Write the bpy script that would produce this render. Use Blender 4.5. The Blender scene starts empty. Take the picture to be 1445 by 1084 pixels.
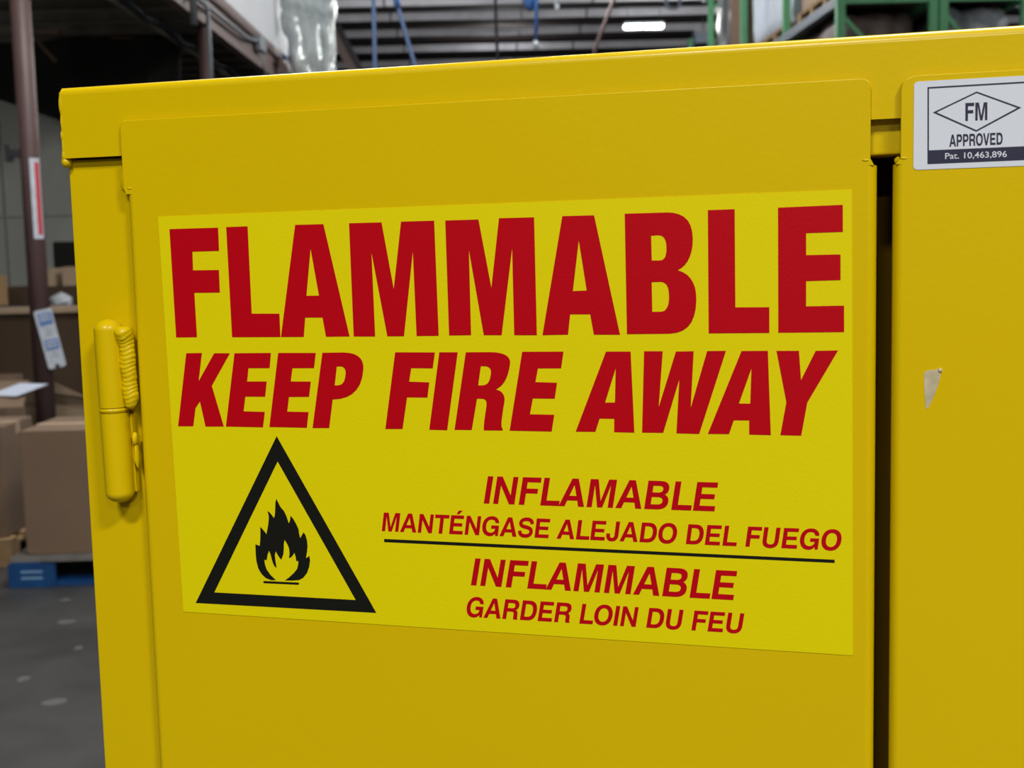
import bpy, bmesh, math, random
from mathutils import Vector, Matrix, noise
from mathutils.geometry import tessellate_polygon
random.seed(7)
SC = bpy.context.scene
COL = SC.collection
PI = math.pi

# ------------------------------------------------------------------ camera
EYE = 1.54
cd = bpy.data.cameras.new('camera'); cam = bpy.data.objects.new('camera', cd); COL.objects.link(cam)
cd.sensor_fit = 'HORIZONTAL'; cd.sensor_width = 36.0; cd.lens = 45.344
cd.clip_start = 0.02; cd.clip_end = 200
cam.matrix_world = Matrix(((0.999551, 0.025923, -0.01506, 0), (-0.017751, 0.106928, -0.994108, 0),
                           (-0.024159, 0.993929, 0.10734, EYE), (0, 0, 0, 1)))
cd.dof.use_dof = True; cd.dof.focus_distance = 0.82; cd.dof.aperture_fstop = 14.5
SC.camera = cam

# ------------------------------------------------------------------ world, lamps, exposure
w = bpy.data.worlds.new('world'); SC.world = w; w.use_nodes = True
w.node_tree.nodes['Background'].inputs[0].default_value = (0.80, 0.86, 1.0, 1)
w.node_tree.nodes['Background'].inputs[1].default_value = 0.10
def area(name, loc, sx, sy, power, rot=(0, 0, 0), col=(1, 0.99, 0.96)):
    l = bpy.data.lights.new(name, 'AREA'); l.shape = 'RECTANGLE'; l.size = sx; l.size_y = sy
    l.energy = power; l.color = col
    o = bpy.data.objects.new(name, l); COL.objects.link(o); o.location = loc; o.rotation_euler = rot
    return o
# rows of high bay lamps in the open hall (behind, over and beyond the camera)
for x, y, p in ((-1.6, -3.2, 300), (2.6, -3.6, 320), (-2.2, -9.0, 280), (3.0, -9.0, 280), (1.2, 2.6, 220), (-1.4, 6.6, 170), (7.5, 3.0, 160)):  # the lamp over the cartons is added to brighten their tops
    area('hall_lamp_and_fill_light', (x, y, 6.05), 1.2, 0.5, p)
# added point lights fill the far hall, lighting the purlins in place of bounced light
def ball(loc, power):
    l = bpy.data.lights.new('hall_fill_light', 'POINT'); l.energy = power; l.shadow_soft_size = 0.3; l.color = (1, 0.99, 0.97)
    o = bpy.data.objects.new('hall_fill_light', l); COL.objects.link(o); o.location = loc
for x, y, p in ((1.0, 8.5, 120), (0.8, 14.5, 330), (8.0, 12.0, 140), (1.0, 20.0, 260), (8.0, 20.0, 170), (-1.5, 25.0, 150), (4.0, 26.0, 150), (10.0, 27.0, 150), (0.5, 32.5, 80)):
    ball((x, y, 5.9), p)
ball((-8.0, 12.5, 3.2), 34); ball((-7.0, 6.0, 3.2), 20)  # added fill to lift the dark joists under the mezzanine
SC.view_settings.view_transform = 'Standard'; SC.view_settings.look = 'None'
SC.view_settings.exposure = 0.0; SC.view_settings.gamma = 1.0
SC.view_settings.use_curve_mapping = False

# ------------------------------------------------------------------ materials
def mat(name, col, rough=0.6, metal=0.0, spec=0.5, var=0.0, nscale=8.0, bump=0.0, bscale=60.0, col2=None, coat=0.0):
    m = bpy.data.materials.new(name); m.use_nodes = True
    nt = m.node_tree; b = nt.nodes['Principled BSDF']
    b.inputs['Base Color'].default_value = (*col, 1); b.inputs['Roughness'].default_value = rough
    b.inputs['Metallic'].default_value = metal; b.inputs['Specular IOR Level'].default_value = spec
    b.inputs['Coat Weight'].default_value = coat; b.inputs['Coat Roughness'].default_value = 0.12
    tc = nt.nodes.new('ShaderNodeTexCoord')
    if var or col2:
        n = nt.nodes.new('ShaderNodeTexNoise'); n.inputs['Scale'].default_value = nscale
        n.inputs['Detail'].default_value = 6; n.inputs['Roughness'].default_value = 0.6
        nt.links.new(tc.outputs['Object'], n.inputs['Vector'])
        r = nt.nodes.new('ShaderNodeValToRGB'); r.color_ramp.elements[0].position = 0.3; r.color_ramp.elements[1].position = 0.7
        c2 = col2 or tuple(min(1, c * (1 + var)) for c in col); c1 = col if col2 else tuple(c * (1 - var) for c in col)
        r.color_ramp.elements[0].color = (*c1, 1); r.color_ramp.elements[1].color = (*c2, 1)
        nt.links.new(n.outputs['Fac'], r.inputs[0]); nt.links.new(r.outputs[0], b.inputs['Base Color'])
    if bump:
        n2 = nt.nodes.new('ShaderNodeTexNoise'); n2.inputs['Scale'].default_value = bscale; n2.inputs['Detail'].default_value = 3
        nt.links.new(tc.outputs['Object'], n2.inputs['Vector'])
        bp = nt.nodes.new('ShaderNodeBump'); bp.inputs['Strength'].default_value = bump; bp.inputs['Distance'].default_value = 0.002
        nt.links.new(n2.outputs['Fac'], bp.inputs['Height']); nt.links.new(bp.outputs[0], b.inputs['Normal'])
    return m
def emit(name, col, s):
    m = bpy.data.materials.new(name); m.use_nodes = True; b = m.node_tree.nodes['Principled BSDF']
    b.inputs['Base Color'].default_value = (0.9, 0.9, 0.9, 1)
    b.inputs['Emission Color'].default_value = (*col, 1); b.inputs['Emission Strength'].default_value = s
    return m
M = dict(
    paint=mat('yellow_paint', (0.665, 0.462, 0.0), 0.34, spec=0.22, var=0.012, nscale=4, bump=0.05, bscale=220, coat=0.12),
    inside=mat('shaded_cabinet_inside', (0.11, 0.06, 0.0), 0.8, spec=0.05),
    sticker=mat('sticker_yellow', (0.74, 0.63, 0.0), 0.5, spec=0.15, bump=0.05, bscale=500),
    red=mat('print_red', (0.47, 0.0, 0.006), 0.42, spec=0.2, bump=0.05, bscale=500),
    black=mat('print_black', (0.008, 0.008, 0.006), 0.42, spec=0.2, bump=0.05, bscale=500),
    label=mat('label_white', (0.66, 0.69, 0.75), 0.45, spec=0.4),
    navy=mat('print_dark_blue', (0.03, 0.03, 0.06), 0.45, spec=0.3),
    chip=mat('bare_scratch', (0.52, 0.44, 0.28), 0.7, var=0.2, nscale=120),
    concrete=mat('concrete_floor', (0.030, 0.031, 0.032), 0.5, spec=0.35, col2=(0.070, 0.070, 0.069), nscale=1.6, bump=0.2, bscale=14),
    scuff=mat('floor_scuff', (0.10, 0.10, 0.10), 0.7),
    steel=mat('brown_painted_steel', (0.105, 0.062, 0.060), 0.5, var=0.12, nscale=3),
    pink=mat('faded_brown_beam', (0.22, 0.155, 0.145), 0.5, var=0.1, nscale=2),
    conduit=mat('galvanised_conduit', (0.30, 0.33, 0.36), 0.4, metal=0.5),
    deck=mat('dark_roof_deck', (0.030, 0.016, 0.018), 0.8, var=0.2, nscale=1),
    purlin=mat('pale_purlin', (0.46, 0.46, 0.50), 0.85, var=0.15, nscale=2.5),
    joist=mat('deck_joist', (0.20, 0.18, 0.15), 0.8, var=0.3, nscale=3),
    wall=mat('grey_wall', (0.50, 0.51, 0.47), 0.8, var=0.12, nscale=1.2),
    endwall=mat('end_wall', (0.05, 0.04, 0.04), 0.8, var=0.2, nscale=1),
    cloth=mat('dark_cloth', (0.010, 0.009, 0.008), 0.9, var=0.3),
    card=mat('cardboard', (0.19, 0.125, 0.08), 0.8, var=0.08, nscale=3),
    carddk=mat('cardboard_dark', (0.068, 0.040, 0.021), 0.8, var=0.08, nscale=3),
    cardlt=mat('cardboard_light', (0.42, 0.31, 0.21), 0.8, var=0.08, nscale=3),
    tan=mat('cardboard_tan', (0.36, 0.23, 0.10), 0.8, var=0.08, nscale=3),
    wood=mat('pallet_wood', (0.30, 0.18, 0.08), 0.8, col2=(0.42, 0.28, 0.14), nscale=9),
    woodgrey=mat('weathered_wood', (0.14, 0.13, 0.12), 0.85, col2=(0.24, 0.22, 0.20), nscale=9),
    bluepal=mat('blue_pallet_paint', (0.0, 0.035, 0.13), 0.6, col2=(0.0, 0.065, 0.23), nscale=12),
    stencil=mat('stencil_paint', (0.16, 0.30, 0.50), 0.7),
    white=mat('white_panel', (0.84, 0.87, 0.92), 0.5, var=0.03, nscale=2),
    paper=mat('paper', (0.60, 0.66, 0.80), 0.6),
    tagblue=mat('tag_blue', (0.16, 0.27, 0.58), 0.5),
    tagwhite=mat('tag_white', (0.62, 0.68, 0.78), 0.35, var=0.15, nscale=30),
    redtape=mat('red_tape', (0.62, 0.05, 0.06), 0.5),
    foil=mat('silver_foil', (0.66, 0.72, 0.72), 0.22, metal=0.15, bump=0.25, bscale=7, spec=0.9, var=0.25, nscale=4),
    green=mat('green_rack_paint', (0.14, 0.46, 0.22), 0.45, var=0.1),
    greylue=mat('grey_beam_paint', (0.16, 0.20, 0.25), 0.45),
    blue=mat('blue_hose', (0.07, 0.19, 0.52), 0.4),
    bluedk=mat('faded_blue_hose', (0.10, 0.17, 0.34), 0.4),
    dark=mat('dark_metal', (0.03, 0.03, 0.035), 0.5),
    wrap=mat('white_wrap', (0.66, 0.75, 0.86), 0.6, var=0.12, nscale=3),
    wrapdk=mat('dark_wrap', (0.035, 0.04, 0.05), 0.3, var=0.3, nscale=2),
    wrapgrey=mat('grey_wrap', (0.42, 0.45, 0.50), 0.25, var=0.5, nscale=3),
    brownload=mat('brown_load', (0.15, 0.11, 0.10), 0.5, var=0.5, nscale=3),
    navycloth=mat('navy_plastic', (0.01, 0.014, 0.03), 0.5),
    plastic=mat('crumpled_plastic', (0.55, 0.60, 0.65), 0.2),
    lamp=emit('lamp_glow', (0.93, 1.0, 0.95), 12.0),
)

# ------------------------------------------------------------------ helpers
def link(name, me, m, parent=None, smooth=False):
    o = bpy.data.objects.new(name, me); COL.objects.link(o)
    if m is not None: me.materials.append(M[m])
    if parent: o.parent = parent
    if smooth:
        for p in me.polygons: p.use_smooth = True
    return o
def obj(name, bm, m, parent=None, smooth=False):
    bmesh.ops.recalc_face_normals(bm, faces=bm.faces)
    me = bpy.data.meshes.new(name); bm.to_mesh(me); bm.free()
    return link(name, me, m, parent, smooth)
def tag(o, label, cat, group=None, kind=None):
    o['label'] = label; o['category'] = cat
    if group: o['group'] = group
    if kind: o['kind'] = kind
    return o
def thing(name, label, cat, loc=(0, 0, 0), rz=0.0, group=None):
    o = bpy.data.objects.new(name, None); COL.objects.link(o); o.location = loc; o.rotation_euler = (0, 0, rz)
    o.empty_display_size = 0.1
    return tag(o, label, cat, group)
def struct(name, bm, m, parent=None):
    o = obj(name, bm, m, parent)
    if parent is None: o['kind'] = 'structure'
    return o
def B(*boxes, bev=0.0, seg=2):
    bm = bmesh.new()
    for x0, x1, y0, y1, z0, z1 in boxes:
        v = [bm.verts.new(p) for p in ((x0, y0, z0), (x1, y0, z0), (x1, y1, z0), (x0, y1, z0), (x0, y0, z1), (x1, y0, z1), (x1, y1, z1), (x0, y1, z1))]
        for f in ((0, 1, 2, 3), (4, 5, 6, 7), (0, 1, 5, 4), (1, 2, 6, 5), (2, 3, 7, 6), (3, 0, 4, 7)):
            bm.faces.new([v[i] for i in f])
    if bev: bmesh.ops.bevel(bm, geom=list(bm.edges), offset=bev, segments=seg, affect='EDGES', profile=0.5)
    return bm
def bar(p, q, wx, wy, bm=None):
    """square section member from p to q"""
    bm = bm or bmesh.new(); p = Vector(p); q = Vector(q); d = (q - p).normalized()
    u = d.orthogonal().normalized() if abs(d.z) > 0.99 else d.cross(Vector((0, 0, 1))).normalized()
    if abs(d.z) > 0.99: u = Vector((1, 0, 0))
    v = d.cross(u).normalized(); ring = []
    for c in (p, q): ring.append([bm.verts.new(c + u * a * wx / 2 + v * b * wy / 2) for a, b in ((-1, -1), (1, -1), (1, 1), (-1, 1))])
    bm.faces.new(ring[0]); bm.faces.new(ring[1])
    for i in range(4): bm.faces.new((ring[0][i], ring[0][(i + 1) % 4], ring[1][(i + 1) % 4], ring[1][i]))
    return bm
def tube(pts, r, n=12, bm=None, rad=None):
    bm = bm or bmesh.new(); rings = []; pts = [Vector(p) for p in pts]; u = None
    for i, p in enumerate(pts):
        d = (pts[min(i + 1, len(pts) - 1)] - pts[max(i - 1, 0)]).normalized()
        if u is None: u = d.orthogonal().normalized()
        u = (u - d * u.dot(d)).normalized(); v = d.cross(u); rr = rad[i] if rad else r
        rings.append([bm.verts.new(p + u * math.cos(2 * PI * k / n) * rr + v * math.sin(2 * PI * k / n) * rr) for k in range(n)])
    bm.faces.new(rings[0]); bm.faces.new(rings[-1])
    for a, b in zip(rings, rings[1:]):
        for k in range(n): bm.faces.new((a[k], a[(k + 1) % n], b[(k + 1) % n], b[k]))
    return bm
def lathe(prof, cx, cy, n=40, bm=None):
    bm = bm or bmesh.new(); rings = []
    for r, z in prof: rings.append([bm.verts.new((cx + r * math.cos(2 * PI * k / n), cy + r * math.sin(2 * PI * k / n), z)) for k in range(n)])
    for a, b in zip(rings, rings[1:]):
        for k in range(n): bm.faces.new((a[k], a[(k + 1) % n], b[(k + 1) % n], b[k]))
    bm.faces.new(rings[0]); bm.faces.new(rings[-1])
    return bm
def prism(pts, y0, y1, bev=0.0, seg=2):
    """outline (x, z) given a depth from y0 to y1"""
    bm = bmesh.new(); a = [bm.verts.new((x, y0, z)) for x, z in pts]; b = [bm.verts.new((x, y1, z)) for x, z in pts]
    fa = bm.faces.new(a); bm.faces.new(b[::-1]); n = len(pts)
    for i in range(n): bm.faces.new((a[i], b[i], b[(i + 1) % n], a[(i + 1) % n]))
    if bev: bmesh.ops.bevel(bm, geom=list(fa.edges), offset=bev, segments=seg, affect='EDGES', profile=0.5)
    return bm
def blob(c, s, amp=0.25, freq=2.0, sub=4, seed=0, bm=None, square=0.0):
    """lumpy closed body (square > 0 makes it boxy)"""
    t = bmesh.new(); bmesh.ops.create_icosphere(t, subdivisions=sub, radius=1.0)
    for v in t.verts:
        p = v.co.copy()
        if square:
            m = max(abs(p.x), abs(p.y), abs(p.z)); p = p.lerp(p / m, square)
        k = 1 + amp * noise.noise(v.co * freq + Vector((seed * 7.3, seed, 0))) + amp * .4 * noise.noise(v.co * freq * 3 + Vector((seed, 0, 4)))
        v.co = Vector((c[0] + p.x * s[0] * k, c[1] + p.y * s[1] * k, c[2] + p.z * s[2] * k))
    return t
def merge(*bms):
    out = bmesh.new()
    for b in bms:
        me = bpy.data.meshes.new('tmp'); b.to_mesh(me); b.free(); out.from_mesh(me); bpy.data.meshes.remove(me)
    return out
# flat print of the two stickers, in tenths of a millimetre on the door plane (x, z from sticker corner)
HEADLINE=[[[(83,-84),(445,-84),(444,-237),(246,-238),(244,-362),(436,-363),(435,-513),(245,-512),(248,-810),(91,-811)]],[[(505,-82),(661,-81),(662,-655),(863,-657),(863,-811),(510,-811)]],[[(1003,-81),(1202,-82),(1355,-809),(1189,-810),(1170,-685),(1047,-684),(1031,-811),(867,-811)],[(1105,-237),(1151,-542),(1062,-542)]],[[(1381,-81),(1604,-82),(1672,-507),(1737,-81),(1959,-81),(1966,-807),(1817,-808),(1810,-269),(1731,-809),(1617,-809),(1528,-270),(1533,-810),(1384,-809)]],[[(2033,-82),(2251,-82),(2324,-508),(2385,-78),(2610,-79),(2611,-806),(2465,-805),(2465,-264),(2383,-805),(2266,-804),(2183,-269),(2182,-804),(2036,-805)]],[[(2789,-77),(2987,-78),(3136,-805),(2973,-804),(2952,-679),(2826,-678),(2810,-803),(2647,-806)],[(2889,-227),(2933,-533),(2846,-535)]],[[(3176,-74),(3428,-74),(3469,-77),(3504,-87),(3533,-102),(3556,-125),(3572,-154),(3582,-191),(3585,-236),(3583,-276),(3576,-311),(3566,-341),(3553,-367),(3536,-389),(3516,-406),(3493,-419),(3524,-431),(3550,-448),(3570,-470),(3585,-496),(3596,-525),(3601,-558),(3603,-593),(3599,-647),(3589,-693),(3573,-731),(3550,-760),(3519,-782),(3482,-795),(3438,-800),(3179,-802)],[(3335,-210),(3377,-208),(3391,-210),(3402,-214),(3411,-222),(3418,-233),(3423,-247),(3426,-264),(3427,-285),(3426,-306),(3423,-323),(3419,-337),(3412,-347),(3404,-354),(3394,-358),(3382,-359),(3337,-358)],[(3335,-488),(3385,-487),(3400,-489),(3412,-494),(3423,-503),(3430,-515),(3435,-531),(3438,-551),(3439,-575),(3438,-600),(3435,-620),(3429,-637),(3421,-650),(3412,-660),(3400,-665),(3386,-667),(3336,-667)]],[[(3676,-68),(3833,-67),(3834,-645),(4032,-646),(4032,-798),(3675,-799)]],[[(4084,-66),(4450,-61),(4451,-216),(4244,-218),(4244,-345),(4438,-345),(4439,-493),(4244,-496),(4244,-643),(4459,-641),(4460,-795),(4084,-797)]]]
SUBLINE=[[[(161,-918),(279,-916),(244,-1107),(371,-918),(488,-918),(341,-1138),(416,-1413),(279,-1416),(246,-1245),(210,-1291),(186,-1415),(70,-1417)]],[[(522,-918),(789,-916),(775,-1017),(620,-1018),(605,-1107),(749,-1106),(733,-1208),(587,-1209),(569,-1308),(725,-1310),(707,-1414),(432,-1413)]],[[(842,-916),(1112,-916),(1095,-1016),(940,-1017),(924,-1105),(1068,-1105),(1051,-1206),(906,-1208),(889,-1306),(1043,-1307),(1026,-1412),(754,-1411)]],[[(1159,-915),(1306,-913),(1347,-916),(1380,-923),(1406,-935),(1425,-951),(1437,-971),(1443,-994),(1443,-1020),(1433,-1074),(1416,-1119),(1391,-1155),(1359,-1184),(1320,-1204),(1273,-1217),(1219,-1222),(1186,-1411),(1067,-1413)],[(1257,-1005),(1285,-1004),(1295,-1006),(1304,-1010),(1311,-1017),(1315,-1026),(1318,-1037),(1318,-1049),(1315,-1064),(1312,-1080),(1307,-1095),(1301,-1106),(1293,-1115),(1284,-1122),(1273,-1126),(1261,-1128),(1237,-1129)]],[[(1667,-912),(1937,-913),(1919,-1015),(1773,-1014),(1756,-1101),(1893,-1105),(1877,-1203),(1738,-1203),(1700,-1409),(1581,-1411)]],[[(1967,-912),(2090,-912),(2004,-1412),(1883,-1411)]],[[(2144,-912),(2305,-911),(2342,-913),(2373,-918),(2398,-926),(2416,-937),(2428,-951),(2434,-968),(2433,-987),(2425,-1025),(2415,-1056),(2403,-1083),(2389,-1105),(2373,-1123),(2355,-1137),(2336,-1148),(2353,-1152),(2366,-1158),(2377,-1168),(2385,-1179),(2390,-1193),(2392,-1208),(2390,-1225),(2383,-1260),(2377,-1293),(2372,-1324),(2368,-1351),(2367,-1374),(2369,-1390),(2375,-1399),(2374,-1408),(2249,-1409),(2251,-1376),(2255,-1345),(2260,-1315),(2265,-1289),(2269,-1265),(2272,-1244),(2271,-1226),(2268,-1220),(2265,-1215),(2260,-1211),(2255,-1209),(2250,-1208),(2245,-1207),(2241,-1207),(2210,-1207),(2169,-1408),(2054,-1409)],[(2241,-1000),(2268,-1000),(2280,-1002),(2291,-1006),(2299,-1012),(2304,-1021),(2307,-1031),(2307,-1042),(2305,-1055),(2301,-1071),(2297,-1086),(2290,-1098),(2283,-1108),(2273,-1115),(2262,-1120),(2248,-1122),(2220,-1122)]],[[(2514,-909),(2779,-908),(2762,-1012),(2613,-1013),(2595,-1099),(2734,-1102),(2717,-1202),(2576,-1202),(2555,-1302),(2712,-1303),(2693,-1409),(2420,-1408)]],[[(3047,-908),(3200,-908),(3216,-1407),(3090,-1406),(3092,-1323),(3000,-1323),(2972,-1406),(2847,-1407)],[(3106,-1011),(3098,-1222),(3036,-1223)]],[[(3283,-906),(3397,-906),(3368,-1249),(3477,-908),(3584,-906),(3563,-1251),(3665,-905),(3777,-904),(3613,-1408),(3475,-1407),(3496,-1077),(3394,-1405),(3264,-1406)]],[[(3869,-905),(4023,-904),(4039,-1408),(3912,-1407),(3912,-1321),(3821,-1322),(3792,-1406),(3665,-1407)],[(3927,-1009),(3919,-1220),(3852,-1220)]],[[(4073,-904),(4203,-904),(4215,-1077),(4299,-904),(4426,-902),(4251,-1210),(4216,-1408),(4095,-1407),(4130,-1210)]]]
FLAME=[[[(715,-2456),(676,-2443),(647,-2417),(625,-2382),(613,-2332),(610,-2281),(611,-2214),(625,-2218),(642,-2224),(648,-2186),(652,-2143),(653,-2093),(666,-2104),(684,-2124),(697,-2141),(704,-2112),(714,-2069),(720,-2026),(718,-2001),(710,-1982),(726,-1990),(744,-2010),(757,-2028),(765,-2010),(769,-1974),(773,-1924),(781,-1895),(791,-1916),(809,-1951),(834,-1979),(848,-2007),(858,-2038),(865,-2060),(871,-2052),(877,-2031),(880,-2008),(897,-2026),(918,-2061),(934,-2096),(938,-2132),(944,-2158),(957,-2138),(970,-2117),(984,-2137),(993,-2172),(995,-2215),(989,-2251),(980,-2292),(992,-2286),(1005,-2276),(1009,-2307),(1001,-2350),(983,-2394),(955,-2427),(924,-2445),(877,-2451),(818,-2453),(847,-2433),(887,-2398),(912,-2369),(921,-2339),(923,-2314),(914,-2315),(907,-2317),(906,-2290),(897,-2259),(885,-2277),(869,-2293),(855,-2297),(861,-2270),(860,-2235),(850,-2207),(829,-2173),(822,-2201),(820,-2236),(815,-2273),(798,-2312),(784,-2295),(770,-2274),(759,-2255),(752,-2282),(754,-2318),(760,-2367),(752,-2366),(739,-2348),(729,-2316),(720,-2277),(711,-2254),(699,-2278),(690,-2318),(682,-2320),(672,-2316),(675,-2351),(687,-2386),(713,-2421),(752,-2455)]],[[(661,-2465),(918,-2463),(923,-2470),(917,-2478),(661,-2480),(656,-2472)]]]
TRIANGLE=[[[(804,-1472),(1471,-2640),(135,-2646)],[(803,-1642),(1328,-2561),(282,-2564)]]]
RULE=[[[(1546,-2139),(4410,-2149),(4410,-2168),(1545,-2160)]]]
TEXTQ={'INFLAMABLE': [(2236,-1880),(3701,-1881),(2269,-1703),(3729,-1703)],'MANTÉNGASE ALEJADO DEL FUEGO': [(1531,-2087),(4440,-2092),(1550,-1963),(4457,-1968)],'INFLAMMABLE': [(2134,-2419),(3811,-2427),(2169,-2241),(3840,-2245)],'GARDER LOIN DU FEU': [(2090,-2629),(3858,-2632),(2115,-2498),(3878,-2507)],'FM': [(5111,382),(5226,382),(5110,480),(5225,478)],'APPROVED': [(5028,244),(5308,244),(5027,310),(5307,309)],'Pat. 10,463,896': [(5006,176),(5331,174),(5006,209),(5330,207)]}
# bold grotesque capitals drawn as outlines (1000 units per em, cap height 718); '(a, b, c)' triples of points are curves
def _bz(p0, p1, p2, p3, n=7):
    return [tuple((1 - t) ** 3 * a + 3 * (1 - t) ** 2 * t * b + 3 * (1 - t) * t * t * c + t ** 3 * d for a, b, c, d in zip(p0, p1, p2, p3)) for t in [i / n for i in range(1, n + 1)]]
def _path(items):
    out = []
    for it in items:
        if len(it) == 3: out += _bz(out[-1], *it)
        else: out.append(it)
    return out
def _oval(cx, cy, rx, ry, n=40):
    pts = []
    for k in range(n):
        a = 2 * PI * k / n; c, s = math.cos(a), math.sin(a)
        pts.append((cx + rx * math.copysign(abs(c) ** .90, c), cy + ry * math.copysign(abs(s) ** .90, s)))
    return pts
def _stroke(pts, wd):
    P = [Vector(p) for p in pts]; L = []; Rr = []
    for i, p in enumerate(P):
        d = (P[min(i + 1, len(P) - 1)] - P[max(i - 1, 0)]).normalized(); n = Vector((-d.y, d.x)) * wd[i] / 2 if isinstance(wd, list) else Vector((-d.y, d.x)) * wd / 2
        L.append(tuple(p + n)); Rr.append(tuple(p - n))
    return L + Rr[::-1]
_S = _path([(562, 500), ((560, 620), (470, 672), (335, 672)), ((205, 672), (112, 622), (112, 526)), ((112, 425), (210, 400), (330, 378)), ((470, 350), (556, 318), (556, 208)), ((556, 100), (465, 46), (335, 46)), ((200, 46), (110, 105), (107, 235))])
_E = [(76, 0), (621, 0), (621, 130), (226, 130), (226, 300), (571, 300), (571, 424), (226, 424), (226, 590), (607, 590), (607, 718), (76, 718)]
GLYPH = {
 'I': (278, [[(64, 0), (214, 0), (214, 718), (64, 718)]]),
 'L': (611, [[(76, 0), (583, 0), (583, 132), (226, 132), (226, 718), (76, 718)]]),
 'F': (611, [[(76, 0), (226, 0), (226, 300), (540, 300), (540, 426), (226, 426), (226, 590), (587, 590), (587, 718), (76, 718)]]),
 'E': (667, [_E]),
 'É': (667, [_E], [[(290, 765), (400, 765), (520, 905), (365, 905)]]),
 'T': (611, [[(231, 0), (381, 0), (381, 588), (598, 588), (598, 718), (14, 718), (14, 588), (231, 588)]]),
 'N': (722, [[(69, 0), (207, 0), (207, 490), (505, 0), (654, 0), (654, 718), (516, 718), (516, 232), (218, 718), (69, 718)]]),
 'M': (833, [[(69, 0), (205, 0), (205, 575), (350, 0), (484, 0), (629, 575), (629, 0), (765, 0), (765, 718), (556, 718), (417, 165), (278, 718), (69, 718)]]),
 'A': (722, [[(20, 0), (177, 0), (226, 153), (496, 153), (543, 0), (702, 0), (447, 718), (279, 718)], [(266, 274), (456, 274), (361, 556)]]),
 'V': (667, [[(252, 0), (412, 0), (648, 718), (489, 718), (334, 195), (178, 718), (19, 718)]]),
 'B': (722, [_path([(76, 0), (400, 0), ((570, 0), (669, 70), (669, 205)), ((669, 290), (625, 350), (553, 378)), ((612, 408), (642, 460), (642, 530)), ((642, 660), (545, 718), (395, 718)), (76, 718)]),
   _path([(226, 124), (378, 124), ((470, 124), (517, 150), (517, 215)), ((517, 280), (470, 309), (378, 309)), (226, 309)]),
   _path([(226, 425), (366, 425), ((445, 425), (490, 448), (490, 508)), ((490, 572), (450, 594), (366, 594)), (226, 594)])]),
 'D': (722, [_path([(76, 0), (364, 0), ((580, 0), (685, 130), (685, 360)), ((685, 590), (575, 718), (364, 718)), (76, 718)]),
   _path([(226, 130), (335, 130), ((470, 130), (529, 205), (529, 360)), ((529, 515), (470, 588), (335, 588)), (226, 588)])]),
 'O': (778, [_oval(389, 359, 345, 378), _oval(389, 359, 190, 246)]),
 'U': (722, [_path([(72, 718), (72, 260), ((72, 70), (180, -19), (361, -19)), ((540, -19), (651, 70), (651, 260)), (651, 718), (501, 718), (501, 265), ((501, 155), (455, 112), (361, 112)), ((268, 112), (222, 155), (222, 265)), (222, 718)])]),
 'R': (722, [_path([(76, 0), (226, 0), (226, 281), (385, 281), ((470, 281), (494, 245), (494, 175)), ((494, 95), (494, 40), (512, 0)), (677, 0), (677, 24), ((642, 45), (652, 110), (648, 185)), ((646, 280), (615, 325), (553, 348)), ((632, 380), (667, 440), (667, 520)), ((667, 650), (575, 718), (425, 718)), (76, 718)]),
   _path([(226, 404), (392, 404), ((470, 404), (512, 430), (512, 498)), ((512, 565), (470, 592), (392, 592)), (226, 592)])]),
 'P': (667, [_path([(76, 0), (226, 0), (226, 250), (385, 250), ((545, 250), (627, 345), (627, 485)), ((627, 630), (545, 718), (400, 718)), (76, 718)]),
   _path([(226, 375), (360, 375), ((437, 375), (477, 412), (477, 485)), ((477, 555), (437, 592), (360, 592)), (226, 592)])]),
 'J': (556, [_path([(334, 718), (334, 230), ((334, 145), (305, 110), (248, 110)), ((190, 110), (162, 150), (162, 225)), (162, 268), (22, 268), (22, 225), ((22, 60), (110, -19), (252, -19)), ((395, -19), (484, 60), (484, 225)), (484, 718)])]),
 'G': (778, [_path([(713, 0), (713, 390), (405, 390), (405, 268), (572, 268), ((560, 165), (500, 112), (400, 112)), ((265, 112), (197, 210), (197, 362)), ((197, 520), (270, 609), (400, 609)), ((490, 609), (545, 565), (560, 487)), (703, 487), ((690, 640), (570, 737), (400, 737)), ((180, 737), (44, 590), (44, 360)), ((44, 130), (180, -19), (375, -19)), ((475, -19), (545, 20), (592, 85)), (608, 0)])]),
 'S': (667, [_stroke(_S, 136)]),
}
def grot(body, track=-22):
    """shapes in em units laid out along a line, and the x extent"""
    shapes = []; x = 0; lo = 1e9; hi = -1e9
    for ch in body:
        if ch == ' ': x += 278; continue
        g = GLYPH[ch]
        for rings in [g[1]] + ([g[2]] if len(g) > 2 else []):
            rr = [[(p[0] + x, p[1]) for p in r] for r in rings]; shapes.append(rr)
            lo = min(lo, min(p[0] for p in rr[0])); hi = max(hi, max(p[0] for p in rr[0]))
        x += g[0] + track - (35 if ch == 'L' else 0)
    return shapes, lo, hi
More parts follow.
